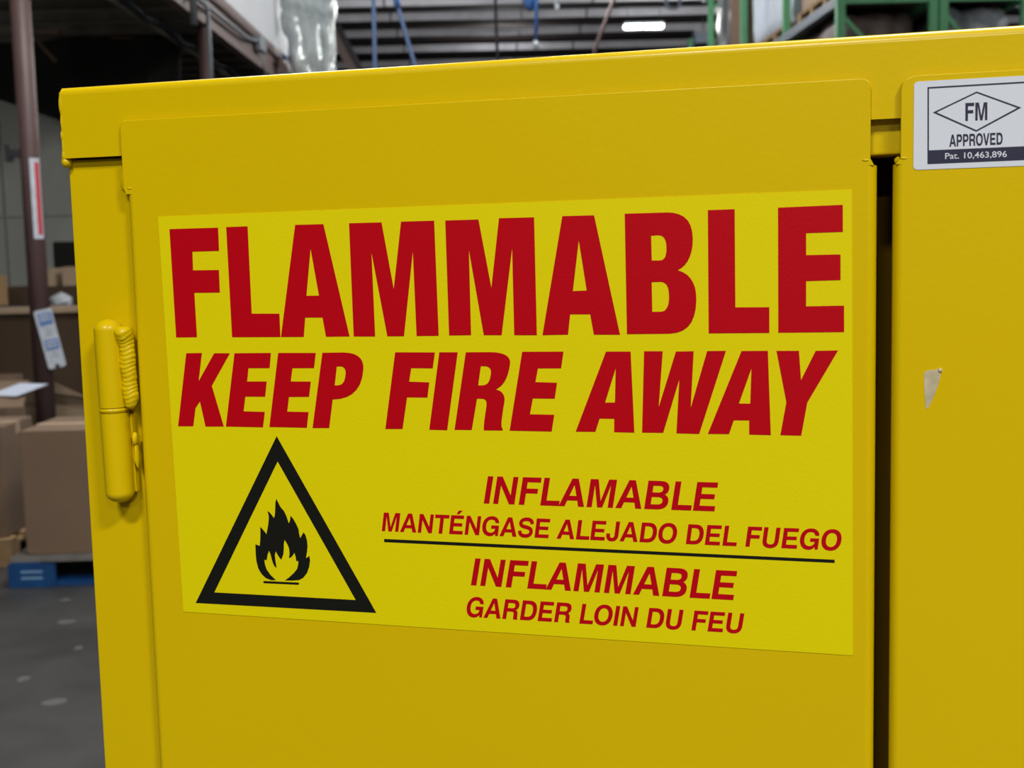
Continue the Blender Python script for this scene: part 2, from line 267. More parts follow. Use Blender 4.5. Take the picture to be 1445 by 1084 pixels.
# ------------------------------------------------------------------ large structure
struct('floor', B((-14, 16, -14, 44, -0.1, 0)), 'concrete')
sb = []
for x, y, sx, sy in ((-1.75, 4.62, .035, .02), (-1.83, 5.35, .05, .02), (-1.66, 4.98, .02, .015), (-1.95, 5.7, .03, .012), (-1.55, 4.36, .05, .02), (-1.80, 4.27, .06, .03)):
    v = [(x + sx * math.cos(a) * random.uniform(.6, 1.1), y + sy * 2 * math.sin(a) * random.uniform(.6, 1.1)) for a in [k * PI / 4 for k in range(8)]]
    bm = bmesh.new(); lo = [bm.verts.new((a, b, 0)) for a, b in v]; hi = [bm.verts.new((a, b, .0008)) for a, b in v]
    bm.faces.new(hi); bm.faces.new(lo[::-1])
    for i in range(8): bm.faces.new((lo[i], lo[(i + 1) % 8], hi[(i + 1) % 8], hi[i]))
    sb.append(bm)
FLOOR = bpy.data.objects['floor']
s = obj('scuff_mark', merge(*sb), 'scuff', FLOOR); s['kind'] = 'stuff'
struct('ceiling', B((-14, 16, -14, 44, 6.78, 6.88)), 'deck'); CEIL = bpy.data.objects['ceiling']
for y in (-8, -3, 2, 7, 12, 17, 21.6, 23.7, 25.6, 27.56, 29.31, 31.47, 33.95, 36.6, 39.4):
    cuts = [-12, -7.0, -2.05, 0.85, 2.3, 6.1, 11, 15.5]
    for a, b in zip(cuts, cuts[1:]):
        struct('purlin', B((a + .02, b - .02, y - .04, y + .04, 6.53, 6.70)), 'purlin', CEIL)
struct('wall_back', B((-14, 16, 43.8, 44, 0, 6.8)), 'endwall')
struct('wall_front', B((-14, 16, -14, -13.8, 0, 6.8)), 'endwall')
struct('wall_left', B((-14, -13.8, -14, 44, 0, 6.8)), 'endwall')
struct('wall_right', B((15.8, 16, -14, 44, 0, 6.8)), 'endwall')
# grey partition under the mezzanine, of metal panels
struct('wall_partition', B((-13.5, -3.6, 15.24, 15.3, 0, 3.95)), 'wall'); PW = bpy.data.objects['wall_partition']
for xa, xb in ((-13.4, -9.52), (-9.5, -5.62), (-5.6, -3.62)):
    for z0, z1 in ((0, 1.99), (2.0, 3.9)):
        struct('panel', B((xa, xb, 15.2, 15.24, z0, z1)), 'wall', PW)

# ------------------------------------------------------------------ mezzanine
mz = thing('mezzanine', 'dark mezzanine floor with a brown steel edge beam, upper left', 'mezzanine', (-3.0, 14.2, 0))
def mzo(name, bm, m, smooth=False):
    o = obj(name, bm, m, mz, smooth); o.location = (3.0, -14.2, 0); return o
mzo('deck', B((-13.5, -3.02, 8.2, 21, 4.16, 4.22)), 'deck')
mzo('edge_beam', B((-3.01, -3.0, 8.2, 21, 3.96, 4.30), (-3.06, -2.95, 8.2, 21, 3.95, 3.965), (-3.06, -2.95, 8.2, 21, 4.29, 4.305)), 'pink')['label'] = 'brown painted channel beam along the mezzanine edge'
mzo('toe_plate', B((-2.99, -2.96, 8.2, 21, 4.33, 4.41)), 'pink')
for k in range(18):
    mzo('joist', B((-13.4, -3.07, 8.5 + .7 * k, 8.56 + .7 * k, 4.0, 4.16), (-13.4, -3.07, 8.45 + .7 * k, 8.61 + .7 * k, 3.99, 4.0)), 'joist')
def pipe_col(y, r):
    c = mzo('column', tube([(-3.01, y, 0.012), (-3.01, y, 3.95)], r, 24), 'steel', True)
    p = obj('base_plate', B((-3.13, -2.89, y - .12, y + .12, 0, .012)), 'steel', c)
    return c
c1 = pipe_col(8.67, .064); c2 = pipe_col(14.2, .052)
c1['label'] = 'near brown pipe column with a red and white sticker'
cb = obj('red_collar', tube([(-3.01, 8.67, 3.2), (-3.01, 8.67, 3.62)], .066, 24), 'redtape', c1, True)
cb['label'] = 'red painted band'
# warning sticker wrapped round the near column
def wrapstrip(z0, z1, a0, a1, r, tilt=0):
    bm = bmesh.new(); n = 10
    g = [[bm.verts.new((-3.01 + rr * math.cos(a0 + (a1 - a0) * i / n), 8.67 + rr * math.sin(a0 + (a1 - a0) * i / n), z)) for i in range(n + 1)] for z, rr in ((z0, r), (z1, r), (z1, r - .001), (z0, r - .001))]
    for k in range(4):
        for i in range(n): bm.faces.new((g[k][i], g[k][i + 1], g[(k + 1) % 4][i + 1], g[(k + 1) % 4][i]))
    return bm
R = math.radians
stk = obj('column_sticker', wrapstrip(1.655, 2.18, R(-76), R(-12), .0655), 'tagwhite', c1); stk['label'] = 'white sticker with a red stripe'
obj('column_sticker_stripe', wrapstrip(1.68, 2.155, R(-50), R(-22), .0662), 'redtape', c1)
obj('column_bracket', B((-3.13, -3.06, 8.62, 8.68, 2.19, 2.24), (-3.15, -3.12, 8.6, 8.7, 2.16, 2.27)), 'dark', c1)
mzo('conduit', merge(tube([(-2.925, 14.12, 1.0), (-2.925, 14.12, 3.9), (-2.925, 14.1, 4.1), (-2.93, 13.9, 4.25), (-2.93, 13.0, 4.5)], .024, 8)), 'conduit', True)
mzo('conduit', tube([(-2.93, 12.2, 4.13), (-2.93, 14.0, 4.14), (-2.93, 16.3, 4.16), (-2.93, 16.75, 4.20), (-2.93, 17.2, 4.26)], .026, 8), 'conduit', True)
mzo('junction_box', B((-2.97, -2.89, 17.2, 17.6, 4.14, 4.34), bev=.01), 'conduit')
mzo('conduit', tube([(-2.94, 17.4, 4.16), (-2.93, 17.6, 3.95), (-2.94, 17.8, 3.6)], .014, 8), 'conduit', True)
mzo('hanging_pipe', tube([(-2.93, 13.45, 3.84), (-2.93, 13.45, 4.9)], .038, 10), 'conduit', True)
mzo('sprinkler_pipe', tube([(-3.37, 8.4, 3.85), (-3.37, 20.5, 3.85)], .030, 10), 'joist', True)
mzo('blue_cable', tube([(-3.30, 10 + .5 * k, 3.86 + .04 * math.sin(k * 1.9)) for k in range(20)], .035, 8), 'navycloth', True)
for p, q in (((-4.9, 14.6, 3.99), (-4.55, 14.3, 3.93)), ((-5.0, 15.6, 3.99), (-4.75, 15.0, 3.96)), ((-4.55, 13.6, 3.72), (-4.38, 13.55, 3.52)), ((-4.2, 15.0, 3.97), (-3.7, 15.1, 3.95))):
    mzo('wood_slat', bar(p, q, .05, .03), 'card')
mzo('end_panel', B((-2.975, -2.955, 12.6, 20.0, 4.41, 6.6)), 'white')['label'] = 'tall white panel standing on the mezzanine edge'
mzo('panel_edge', B((-2.985, -2.945, 20.0, 20.12, 4.35, 6.6)), 'dark')
mzo('blue_strap', tube([(-3.0, 19.3, 4.40), (-2.93, 19.5, 4.36), (-2.90, 20.0, 4.40), (-2.93, 20.2, 4.6)], .035, 8), 'blue', True)
mzo('joist_wrap', blob((-2.94, 19.6, 4.12), (.10, .8, .2), .5, 2.5, 3, 3), 'pink', True)
# ------------------------------------------------------------------ dark curtain in front of the partition
bm = bmesh.new(); cur = [(-5.6, 3.35), (-4.60, 2.98), (-4.45, 2.53), (-4.27, 2.19), (-4.13, 1.75), (-4.06, 1.54), (-3.92, 1.25), (-3.62, 1.0)]
F = []
for yy in (14.9, 14.93):
    F.append(([bm.verts.new((x, yy + .05 * math.sin(i * 2.1), z)) for i, (x, z) in enumerate(cur)], [bm.verts.new((-5.6 + i * 2.2 / 7, yy + .05 * math.sin(i * 1.7), 3.94)) for i in range(8)]))
for (a, b) in F:
    for i in range(7): bm.faces.new((a[i], a[i + 1], b[i + 1], b[i]))
for k in (0, 1):
    for i in range(7): bm.faces.new((F[0][k][i], F[0][k][i + 1], F[1][k][i + 1], F[1][k][i]))
for i in (0, 7): bm.faces.new((F[0][0][i], F[0][1][i], F[1][1][i], F[1][0][i]))
tag(obj('hanging_tarpaulin', bm, 'cloth', smooth=False), 'black tarpaulin hanging from the mezzanine across the grey wall', 'tarpaulin')
# ------------------------------------------------------------------ foil wrapped ducts
fd = thing('foil_duct_bundle', 'bundle of wrinkled silver foil ducts hanging beside the white panel', 'ducts', (-2.5, 19.2, 4.0))
for i, (x, r, zl, sd, lx) in enumerate(((-2.74, .17, 3.95, 1, .14), (-2.44, .17, 4.0, 2, .06), (-2.24, .13, 4.02, 3, -.02), (-2.55, .15, 3.95, 5, .02))):
    pts = []; rad = []
    for k in range(70):
        z = zl + k * .038
        pts.append((x + lx * max(0, (4.9 - z)) * .9 + .02 * math.sin(k * .5 + i), 19.2 + .08 * (i % 2) + (.12 if i == 3 else 0), z))
        pinch = 1 - .30 * math.exp(-((z - 4.96 + .06 * i) / .05) ** 2)
        rad.append(r * pinch * (1 + .02 * math.sin(k * 1.3 + i * 2) + .06 * math.sin(k * .23 + i)))
    b = tube(pts, r, 28, rad=rad)
    for v in b.verts:
        n_ = noise.noise(v.co * Vector((6, 6, 1.3)) + Vector((i * 9, 0, 0))); c = v.co - Vector((x, 19.2, v.co.z)); v.co += c.normalized() * n_ * .09
    o = obj('foil_duct', b, 'foil', fd, True); o.location = (2.5, -19.2, -4.0)
# ------------------------------------------------------------------ leaning roof brace
br = thing('roof_brace', 'leaning brown steel brace beside the silver ducts', 'brace', (-2.3, 30.0, 4.2))
b1 = bar((-3.55, 30, 6.75), (-.245, 30, .01), .10, .22); o = obj('brace_web', b1, 'pink', br); o.location = (2.3, -30, -4.2)
o = obj('brace_flange', bar((-3.38, 30, 6.75), (0.0, 30, .02), .3, .10), 'dark', br); o.location = (2.3, -30, -4.2)
tag(obj('roof_tie', B((-3.2, -1.0, 30.2, 30.3, 5.52, 5.60)), 'conduit'), 'pale steel tie behind the leaning brown brace', 'tie')
# ------------------------------------------------------------------ hanging hoses
def hose(label, pts, r, m, tip=None, extra=None, cat='hose'):
    t = thing('hanging_hose', label, cat, pts[0])
    o = obj('hose', tube(pts, r, 10), m, t, True); o.location = -Vector(pts[0])
    if extra: e = obj(*extra, t, True); e.location = -Vector(pts[0])
    if tip:
        e = obj('nozzle', tube([tip, (tip[0], tip[1], tip[2] - .05)], r * 1.3, 10), 'plastic', t, True); e.location = -Vector(pts[0])
    return t
hose('straight blue hose hanging next to the brown brace', [(-.741, 9, 6.5), (-.741, 9, 3.2), (-.746, 9, 2.79), (-.75, 9, 2.2)], .014, 'bluedk')
hose('slanting blue hose with a brighter thick top', [(-.60, 9, 6.5), (-.59, 9, 3.25), (-.57, 9, 3.14), (-.48, 9, 2.794), (-.35, 9, 2.3)], .014, 'bluedk',
     extra=('hose_sleeve', tube([(-.60, 9, 4.2), (-.588, 9, 3.22), (-.575, 9, 3.16)], .022, 10), 'blue'))
hose('thin faded blue hose hanging alone in the middle', [(.107, 11, 6.5), (.107, 11, 3.4), (.112, 11, 3.1), (.11, 11, 2.5)], .013, 'navycloth')
hose('blue hose with a pale nozzle below a blue reel', [(.368, 9, 6.5), (.366, 9, 3.19), (.357, 9, 2.93)], .013, 'blue', tip=(.355, 9, 2.92))
tag(obj('hose_reel', blob((.325, 9.05, 3.21), (.045, .05, .085), .15, 1.5, 3, 2), 'blue', smooth=True), 'rounded blue hose reel hanging beside the blue hose', 'reel')
tag(obj('reel_cable', tube([(.325, 9.05, 3.28), (.325, 9.05, 6.5)], .006, 8), 'dark', smooth=True), 'thin dark cable holding the blue reel', 'cable')
tag(obj('hanging_hook', tube([(.497, 9, 6.5), (.497, 9, 3.15), (.50, 9, 3.12), (.512, 9, 3.12), (.514, 9, 3.16)], .008, 8), 'plastic', smooth=True), 'thin white hook right of the blue reel', 'hook')
tag(obj('hanging_chain', tube([(2.6, 20, 6.5), (1.983, 20, 5.185), (1.692, 20, 4.478), (1.66, 20, 4.2)], .028, 8), 'steel', smooth=True), 'slanting dark rod left of the bright ceiling lamp', 'rod')
# ------------------------------------------------------------------ lamps
def lampf(x, y, label, rx=.88):
    t = thing('ceiling_lamp', label, 'lamp', (x, y, 6.25))
    obj('housing', B((-rx / 2, rx / 2, -.12, .12, -.02, .03), bev=.01), 'conduit', t)
    for a in (-1, 1):
        obj('diffuser', B((min(0, a * rx / 2) + .01, max(0, a * rx / 2) - .01, -.11, .11, -.10, -.02), bev=.038, seg=3), 'lamp', t, True)
    for a in (-1, 1): obj('suspension_cable', tube([(a * rx * .4, 0, .03), (a * rx * .4, 0, .53)], .006, 6), 'dark', t)
lampf(3.49, 28.7, 'bright white lamp glowing under the far ceiling in mid hall')
lampf(10.45, 26.0, 'bright white lamp at the far right above the green rack', .8)
# ------------------------------------------------------------------ green pallet racks
def rack(x0, x1, label, ys, extra):
    t = thing('pallet_rack', label, 'rack', ((x0 + x1) / 2, 14, 0))
    off = (-(x0 + x1) / 2, -14, 0)
    def ro(name, bm, m):
        o = obj(name, bm, m, t); o.location = off; return o
    for y in ys:
        for x in (x0, x1):
            ro('upright', B((x - .045, x + .045, y - .035, y + .035, 0, 6.2)), 'green')
        for z in (1.2, 2.8, 4.0, 5.4):
            ro('frame_brace', B((x0, x1, y - .02, y + .02, z, z + .045)), 'green')
        for z in (0.1, 1.4, 2.85):
            ro('frame_brace', bar((x0, y, z + 1.05), (x1, y, z), .03, .04), 'green')
    for a, b in zip(ys, ys[1:]):
        ro('shelf_deck', B((x0 + .021, x1 - .051, a + .04, b - .04, 4.03, 4.078)), 'brownload')
        for z in (2.2, 3.98):
            for x in (x0, x1):
                m = 'greylue' if x == x0 else 'green'
                ro('beam', B((x - .05, x + .02, a + .035, b - .035, z, z + .10), (x - .055, x - .05, a + .035, b - .035, z + .045, z + .055)), m)
    return t
rack(3.80, 4.79, 'green pallet rack with a grey beam along the aisle', (14, 16.5, 19.2, 22), True)
rack(4.90, 5.78, 'green pallet rack at the right frame edge, backing the other', (14, 16.5, 19.2, 22), False)
def pallet(x, y, z, wx, wy, label, m='wood', group=None, name='wooden_pallet'):
    t = thing(name, label, 'pallet', (x, y, z), 0, group)
    n = 7
    for k in range(n):
        y0 = k * (wy - .1) / (n - 1); obj('deck_board', B((0, wx, y0, y0 + .095, .118, .14)), m, t)
    for k in range(3):
        x0 = k * (wx - .14) / 2
        for j in range(3):
            yy = j * (wy - .12) / 2; obj('block', B((x0, x0 + .14, yy + .001, yy + .119, .022, .1)), m, t)
        obj('stringer_board', B((x0, x0 + .14, 0, wy, .1, .118)), m, t)
    for j in range(3):
        yy = j * (wy - .12) / 2; obj('bottom_board', B((0, wx, yy, yy + .12, 0, .022)), m, t)
    return t
Zb = 4.082
pallet(3.80, 14.6, Zb, 1.0, 1.3, 'wooden pallet on the grey beam, under the cream box')
pallet(3.80, 16.55, Zb, 1.0, 1.3, 'wooden pallet under the white wrapped load')
pallet(3.80, 17.95, Zb, 1.0, 1.1, 'wooden pallet between the white load and the tan box')
tag(obj('cream_box', B((3.84, 4.78, 14.66, 15.84, Zb + .142, 5.3), bev=.01), 'cardlt'), 'cream box on the rack pallet nearest the camera', 'box')
def wrapload(x0, x1, y0, y1, z0, z1, m, label, sd, cat='load', amp=.05, nm='wrapped_load'):
    o = obj(nm, blob(((x0 + x1) / 2, (y0 + y1) / 2, (z0 + z1) / 2), ((x1 - x0) / 2.08, (y1 - y0) / 2.08, (z1 - z0) / 2.08), amp, 2.2, 4, sd, square=.96), m, smooth=True)
    return tag(o, label, cat)
wrapload(3.86, 4.76, 16.6, 18.0, Zb + .15, 5.6, 'wrap', 'white plastic wrapped load high on the green rack', 4)
wrapload(3.86, 4.76, 18.05, 19.0, Zb + .15, 5.6, 'wrap', 'second white wrapped load, next to the tall tan box', 6)
tag(obj('tan_box', B((3.84, 4.74, 19.3, 20.5, 4.085, 5.9), bev=.01), 'card'), 'tall tan box on the rack behind the white wrapped load', 'box')
wrapload(3.84, 4.74, 20.7, 21.9, 4.09, 6.0, 'wrapdk', 'tall black wrapped load behind the tan box', 7)
tag(obj('plastic_sheet', blob((3.70, 22.0, 5.9), (.045, .03, .42), .15, 2, 3, 4, square=.6), 'wrap', smooth=True), 'narrow white plastic sheet hanging on the dark green upright', 'sheet')
for (x0, x1, y0, y1, m, l, sd) in ((3.88, 4.72, 14.3, 16.2, 'brownload', 'dark brown wrapped load behind the end frame of the green rack', 1),
                                   (3.88, 4.72, 16.7, 19.0, 'brownload', 'dark load deeper in the rack below the grey beam', 2),
                                   (4.97, 5.76, 14.2, 16.3, 'wrapgrey', 'grey shiny plastic wrapped load at the right frame edge', 3)):
    pallet(x0 - .02, y0, 2.302, x1 - x0 + .04, 1.9, 'pallet carrying the ' + l.split(' behind')[0].split(' deeper')[0].split(' at the')[0] + (' deeper in the rack' if 'deeper' in l else ''))
    wrapload(x0, x1, y0, y1, 2.45, 4.015, m, l, sd, amp=.07)
for (x, z, m) in ((4.33, 3.66, 'plastic'), (4.42, 3.69, 'plastic')):
    pass
# far rack posts and a grey heater
for x, y, z, l in ((5.03, 32, 6.42, 'taller small green post in the far hall'), (4.55, 32, 6.12, 'short small green post in the far hall')):
    tag(obj('rack_post', B((x - .06, x + .06, y - .05, y + .05, 0, z), (x - .09, x + .09, y - .08, y + .08, 0, .02)), 'green'), l, 'post')
hb = thing('unit_heater', 'small grey unit heater box in front of the farthest racks', 'heater', (5.0, 30, 6.0))
obj('housing', B((-.2, .2, -.2, .2, -.02, .22), bev=.02), 'greylue', hb); obj('hood', B((-.22, .22, -.24, .22, .2, .27), bev=.02), 'conduit', hb)
obj('hanger_rod', tube([(0, 0, .27), (0, 0, .78)], .012, 8), 'dark', hb)
tag(obj('conduit_loop', tube([(3.33, 24, 6.6), (3.33, 24, 5.85), (3.37, 24, 5.76), (3.5, 24, 5.74), (3.58, 24, 5.78), (3.6, 24, 6.6)], .03, 8), 'greylue', smooth=True), 'grey conduit loop right of the bright lamp', 'conduit')

# ------------------------------------------------------------------ left: cartons and pallets
bp = pallet(-2.275, 5.95, 0, 1.2, 1.0, 'bright blue painted pallet on the dark floor', 'bluepal', name='blue_pallet')
for c in list(bp.children):
    if c.name.startswith('deck_board'): c.data.materials[0] = M['woodgrey'] if c.name in ('deck_board', ) or True else None
obj('corner_fascia', B((-.01, .21, -.014, -.001, .0, .112)), 'bluepal', bp)
for z in (.075, .045): obj('stencil_mark', B((.05, .15, -.0155, -.0141, z - .006, z + .006)), 'stencil', bp)['label'] = 'pale stencilled line'
def carton(x0, x1, y0, y1, z0, z1, m, label, tape=True, flaps=None, seam=True):
    cx, cy = (x0 + x1) / 2, (y0 + y1) / 2
    t = thing('carton', label, 'box', (cx, cy, z0)); a, b, h = (x1 - x0) / 2, (y1 - y0) / 2, z1 - z0
    if not flaps:
        obj('body', B((-a, a, -b, b, 0, h - .004), bev=.004), m, t)
        for s_ in (-1, 1): obj('top_flap', B((-a + .002, a - .002, min(s_ * .002, s_ * b), max(s_ * .002, s_ * b), h - .004, h)), m, t)
        if tape: obj('tape', B((-a - .001, a + .001, -.03, .03, h, h + .0008), (a, a + .001, -.03, .03, h - .06, h + .0008)), 'cardlt', t)
    else:
        k = .005
        obj('body', B((-a, a, -b, -b + k, 0, h), (-a, a, b - k, b, 0, h), (-a, -a + k, -b + k, b - k, 0, h), (a - k, a, -b + k, b - k, 0, h), (-a, a, -b, b, 0, k)), m, t)
        for f in flaps:   # (side, length, angle in degrees above horizontal)
            side, L, an = f; c_, s_ = math.cos(R(an)), math.sin(R(an))
            if side in 'fb':
                sg = -1 if side == 'f' else 1
                p = [(-a, sg * b, h), (a, sg * b, h), (a * .96, sg * (b + L * c_), h + L * s_), (-a * .96, sg * (b + L * c_), h + L * s_)]
            else:
                sg = -1 if side == 'l' else 1
                p = [(sg * a, -b, h), (sg * a, b, h), (sg * (a + L * c_), b * .96, h + L * s_), (sg * (a + L * c_), -b * .96, h + L * s_)]
            bm = bmesh.new(); lo = [bm.verts.new(q) for q in p]; hi = [bm.verts.new((q[0], q[1], q[2] + .005)) for q in p]
            bm.faces.new(lo); bm.faces.new(hi)
            for i in range(4): bm.faces.new((lo[i], lo[(i + 1) % 4], hi[(i + 1) % 4], hi[i]))
            obj('top_flap', bm, 'card', t)
    return t
carton(-2.215, -1.20, 6.0, 6.52, .141, .728, 'card', 'large brown carton standing on the blue pallet', tape=True)
pallet(-3.55, 6.35, 0, 1.13, 1.2, 'bare wooden pallet under the carton left of the blue pallet', 'wood')
carton(-3.35, -2.445, 6.4, 6.82, .141, .70, 'card', 'carton at the left frame edge on the bare wooden pallet')
def slab(name, q, th, m, parent):
    bm = bmesh.new(); lo = [bm.verts.new(p) for p in q]; hi = [bm.verts.new((p[0], p[1], p[2] + th)) for p in q]; n = len(q)
    bm.faces.new(lo); bm.faces.new(hi)
    for i in range(n): bm.faces.new((lo[i], lo[(i + 1) % n], hi[(i + 1) % n], hi[i]))
    o = obj(name, bm, m, parent); o.location = -Vector(parent.location); return o
c3 = carton(-3.65, -3.05, 7.85, 8.4, 0, .785, 'card', 'open carton left of the column with a white paper on its flap', flaps=[('l', .3, -30)])
slab('top_flap', [(-3.6, 7.85, .785), (-2.82, 7.86, .785), (-2.74, 7.6, .755), (-2.655, 7.28, .690), (-2.9, 7.22, .695), (-3.5, 7.22, .715)], .006, 'card', c3)
o = obj('paper_sheet', B((-.11, .11, -.13, .13, 0, .002)), 'paper'); o.location = (-2.79, 7.59, .762); o.rotation_euler = (R(9.5), 0, R(-25))
tag(o, 'white paper sheet lying on the open carton flap', 'paper')
c4 = carton(-3.28, -2.72, 9.0, 9.6, 0, .50, 'cardlt', 'open carton behind the foot of the brown column', flaps=[('b', .28, -40)])  # lit look put into the colour: lighter cardboard for body and front flap
slab('top_flap', [(-3.28, 8.995, .50), (-2.72, 8.995, .50), (-2.80, 8.90, .555), (-3.07, 8.86, .70), (-3.28, 8.88, .64)], .006, 'cardlt', c4)
carton(-4.6, -2.75, 10.0, 11.0, 0, 1.10, 'carddk', 'wide dark brown carton standing behind the column', tape=False)
tag(obj('cardboard_edge_strip', B((-4.6, -2.76, 9.96, 10.03, 1.101, 1.155), bev=.01), 'cardlt'), 'pale cardboard strip along the top of the wide dark carton', 'strip')
carton(-4.7, -3.3, 11.4, 12.1, 0, 1.27, 'carddk', 'dark carton showing just above the pale cardboard strip', tape=False)
carton(-5.0, -4.04, 10.45, 10.9, 1.102, 1.36 + .03, 'tan', 'tan carton on the wide dark carton at the left edge')
carton(-3.99, -3.84, 11.5, 11.8, 1.272, 1.43, 'cardlt', 'small pale box beside the tan carton')
carton(-3.78, -3.66, 11.5, 11.8, 1.272, 1.44, 'cardlt', 'small upright box hidden partly behind the column')
carton(-3.62, -3.35, 11.6, 11.9, 1.272, 1.395, 'card', 'low box on the back stack close to the yellow cabinet')
tag(obj('plastic_bag', blob((-3.55, 10.75, 1.165), (.09, .07, .065), .3, 2, 3, 5), 'plastic', smooth=True), 'crumpled clear plastic bag right of the column', 'bag')
tag(obj('folded_sack', blob((-3.95, 10.22, 1.135), (.24, .15, .028), .1, 2, 3, 6, square=.6), 'navycloth', smooth=True), 'folded dark navy sack in front of the tan carton', 'sack')
tag(obj('dark_bin', B((-4.35, -4.02, 13.0, 13.3, 0, 1.68), bev=.02), 'cloth'), 'dark bin against the grey wall near the cabinet', 'bin')
# pouch tied to the near column
tg = thing('document_pouch', 'white plastic pouch with two blue panels hanging crooked on the column', 'pouch', (-2.925, 8.585, .995), 0)
tg.rotation_euler = (0, R(-11.5), 0)
W2, H2 = .058, .197
def rrect(x0, x1, z0, z1, r, n=5):
    pts = []
    for cx, cz, a in ((x1 - r, z1 - r, 0), (x0 + r, z1 - r, 90), (x0 + r, z0 + r, 180), (x1 - r, z0 + r, 270)):
        for k in range(n + 1):
            t = R(a + 90 * k / n); pts.append((cx + r * math.cos(t), cz + r * math.sin(t)))
    return pts
pts = rrect(-W2, W2, -H2, H2, .014); pts = [p for p in pts]
obj('sleeve', prism(pts, -.006, .006), 'tagwhite', tg)
obj('blue_panel', B((-.04, .052, -.0072, -.0061, .09, .175)), 'tagblue', tg); obj('blue_panel', B((-.04, .052, -.0072, -.0061, -.075, -.005)), 'tagblue', tg)
[obj('white_line', B((-.03, .04, -.0078, -.0073, z, z + .012)), 'tagwhite', tg) for z in (.15, .125, -.03, -.055)]
[obj('grey_line', B((-.02 + d, .03, -.0068, -.0061, z, z + .004)), 'greylue', tg) for z, d in ((.065, 0), (.045, .01), (.025, 0), (-.1, .01), (-.12, 0))]
obj('dark_notch', prism(rrect(-.012, .018, -H2 - .001, -H2 + .024, .010), -.0065, .0065), 'dark', tg)

# ------------------------------------------------------------------ the yellow cabinet (local frame: x right, y into, z up)
Z0 = 1.56436
CAB = thing('safety_cabinet', 'big yellow steel safety cabinet with a flammable warning sticker, filling the foreground', 'cabinet', (-0.221254, 0.876146, 0), R(-17.0203))
XL, XR, DP = -.0728, 1.0105, .46
def cz(z): return Z0 + z
def co(name, bm, m='paint', parent=None, smooth=False, label=None):
    o = obj(name, bm, m, parent or CAB, smooth)
    if label: o['label'] = label
    return o
def wn(o, ang=40):
    for p in o.data.polygons: p.use_smooth = True
    o.data.set_sharp_from_angle(angle=R(ang))
    md = o.modifiers.new('weighted_normals', 'WEIGHTED_NORMAL'); md.keep_sharp = True; md.weight = 100
    return o
# top cover: front flange, rounded front top edge, top and side returns
prof = [(.0035, .0418), (.0035, .0418 + .0425)]
r_ = .0052
for k in range(9):
    a = PI - k * PI / 16; prof.append((.0035 + r_ + r_ * math.cos(a), .0895 - r_ + r_ * math.sin(a)))
prof += [(DP, .0895), (DP, .0875), (.0058 + r_, .0875), (.0058, .0845), (.0058, .0418)]
bm = bmesh.new(); A_ = [bm.verts.new((XL, y, cz(z))) for y, z in prof]; B_ = [bm.verts.new((XR, y, cz(z))) for y, z in prof]
bm.faces.new(A_); bm.faces.new(B_); n = len(prof)
for i in range(n): bm.faces.new((A_[i], A_[(i + 1) % n], B_[(i + 1) % n], B_[i]))
top = wn(co('top_cover', bm))
for x0, x1 in ((XL, XL + .0012), (XR - .0012, XR)):
    co('cover_return', B((x0 - .0012, x1, .0045, DP, cz(.0418), cz(.0865))), parent=top)
# welded corner beads at the cover's left end
bl = []
for z, rx, rz in ((.078, .0026, .011), (.066, .0012, .010), (.057, .0026, .006), (.050, .0020, .009), (.0435, .0026, .0075), (.0395, .0034, .0040)):
    bl.append(blob((XL - .0005 + .0004, .0075, cz(z)), (rx, .0045, rz), .12, 2, 3, z * 100))
co('corner_weld', merge(*bl), parent=top, smooth=True)
# shell
co('side_panel', B((XL - .001, XL + .0012, .012, DP, .08, cz(.0415))))
co('side_panel', B((XR - .0012, XR + .001, .012, DP, .08, cz(.0415))))
co('back_panel', B((XL, XR, DP - .0015, DP, .08, cz(.0415))))
co('bottom_panel', B((XL, XR, .012, DP, .08, .083)))
co('leg', B((XL + .01, XL + .06, .02, .07, 0, .08))); co('leg', B((XR - .06, XR - .01, .02, .07, 0, .08)))
co('leg', B((XL + .01, XL + .06, DP - .07, DP - .02, 0, .08))); co('leg', B((XR - .06, XR - .01, DP - .07, DP - .02, 0, .08)))
# front posts either side of the doors
YP = .0095
for x0, x1 in ((XL - .001, -.0272), (.9632, XR + .001)):
    wn(co('front_post', B((x0, x1, YP, YP + .040, .08, cz(.0412)), bev=.0018)))
# inner header strip behind the gap, and a sheet coloured dark for the shade inside the cabinet
wn(co('inner_header', B((-.02, .96, .0100, .040, cz(.0218), cz(.0440)), bev=.0020)))
co('inner_shade_sheet', B((-.02, .96, .062, .064, .09, cz(.04)), (-.02, .96, .0405, .062, cz(.0215), cz(.0225)), (.440, .4405, .0405, .062, .09, cz(.0215)), (.4985, .499, .0405, .062, .09, cz(.0215))), 'inside', label='dark sheet for the shade inside the cabinet, seen through the door gap')
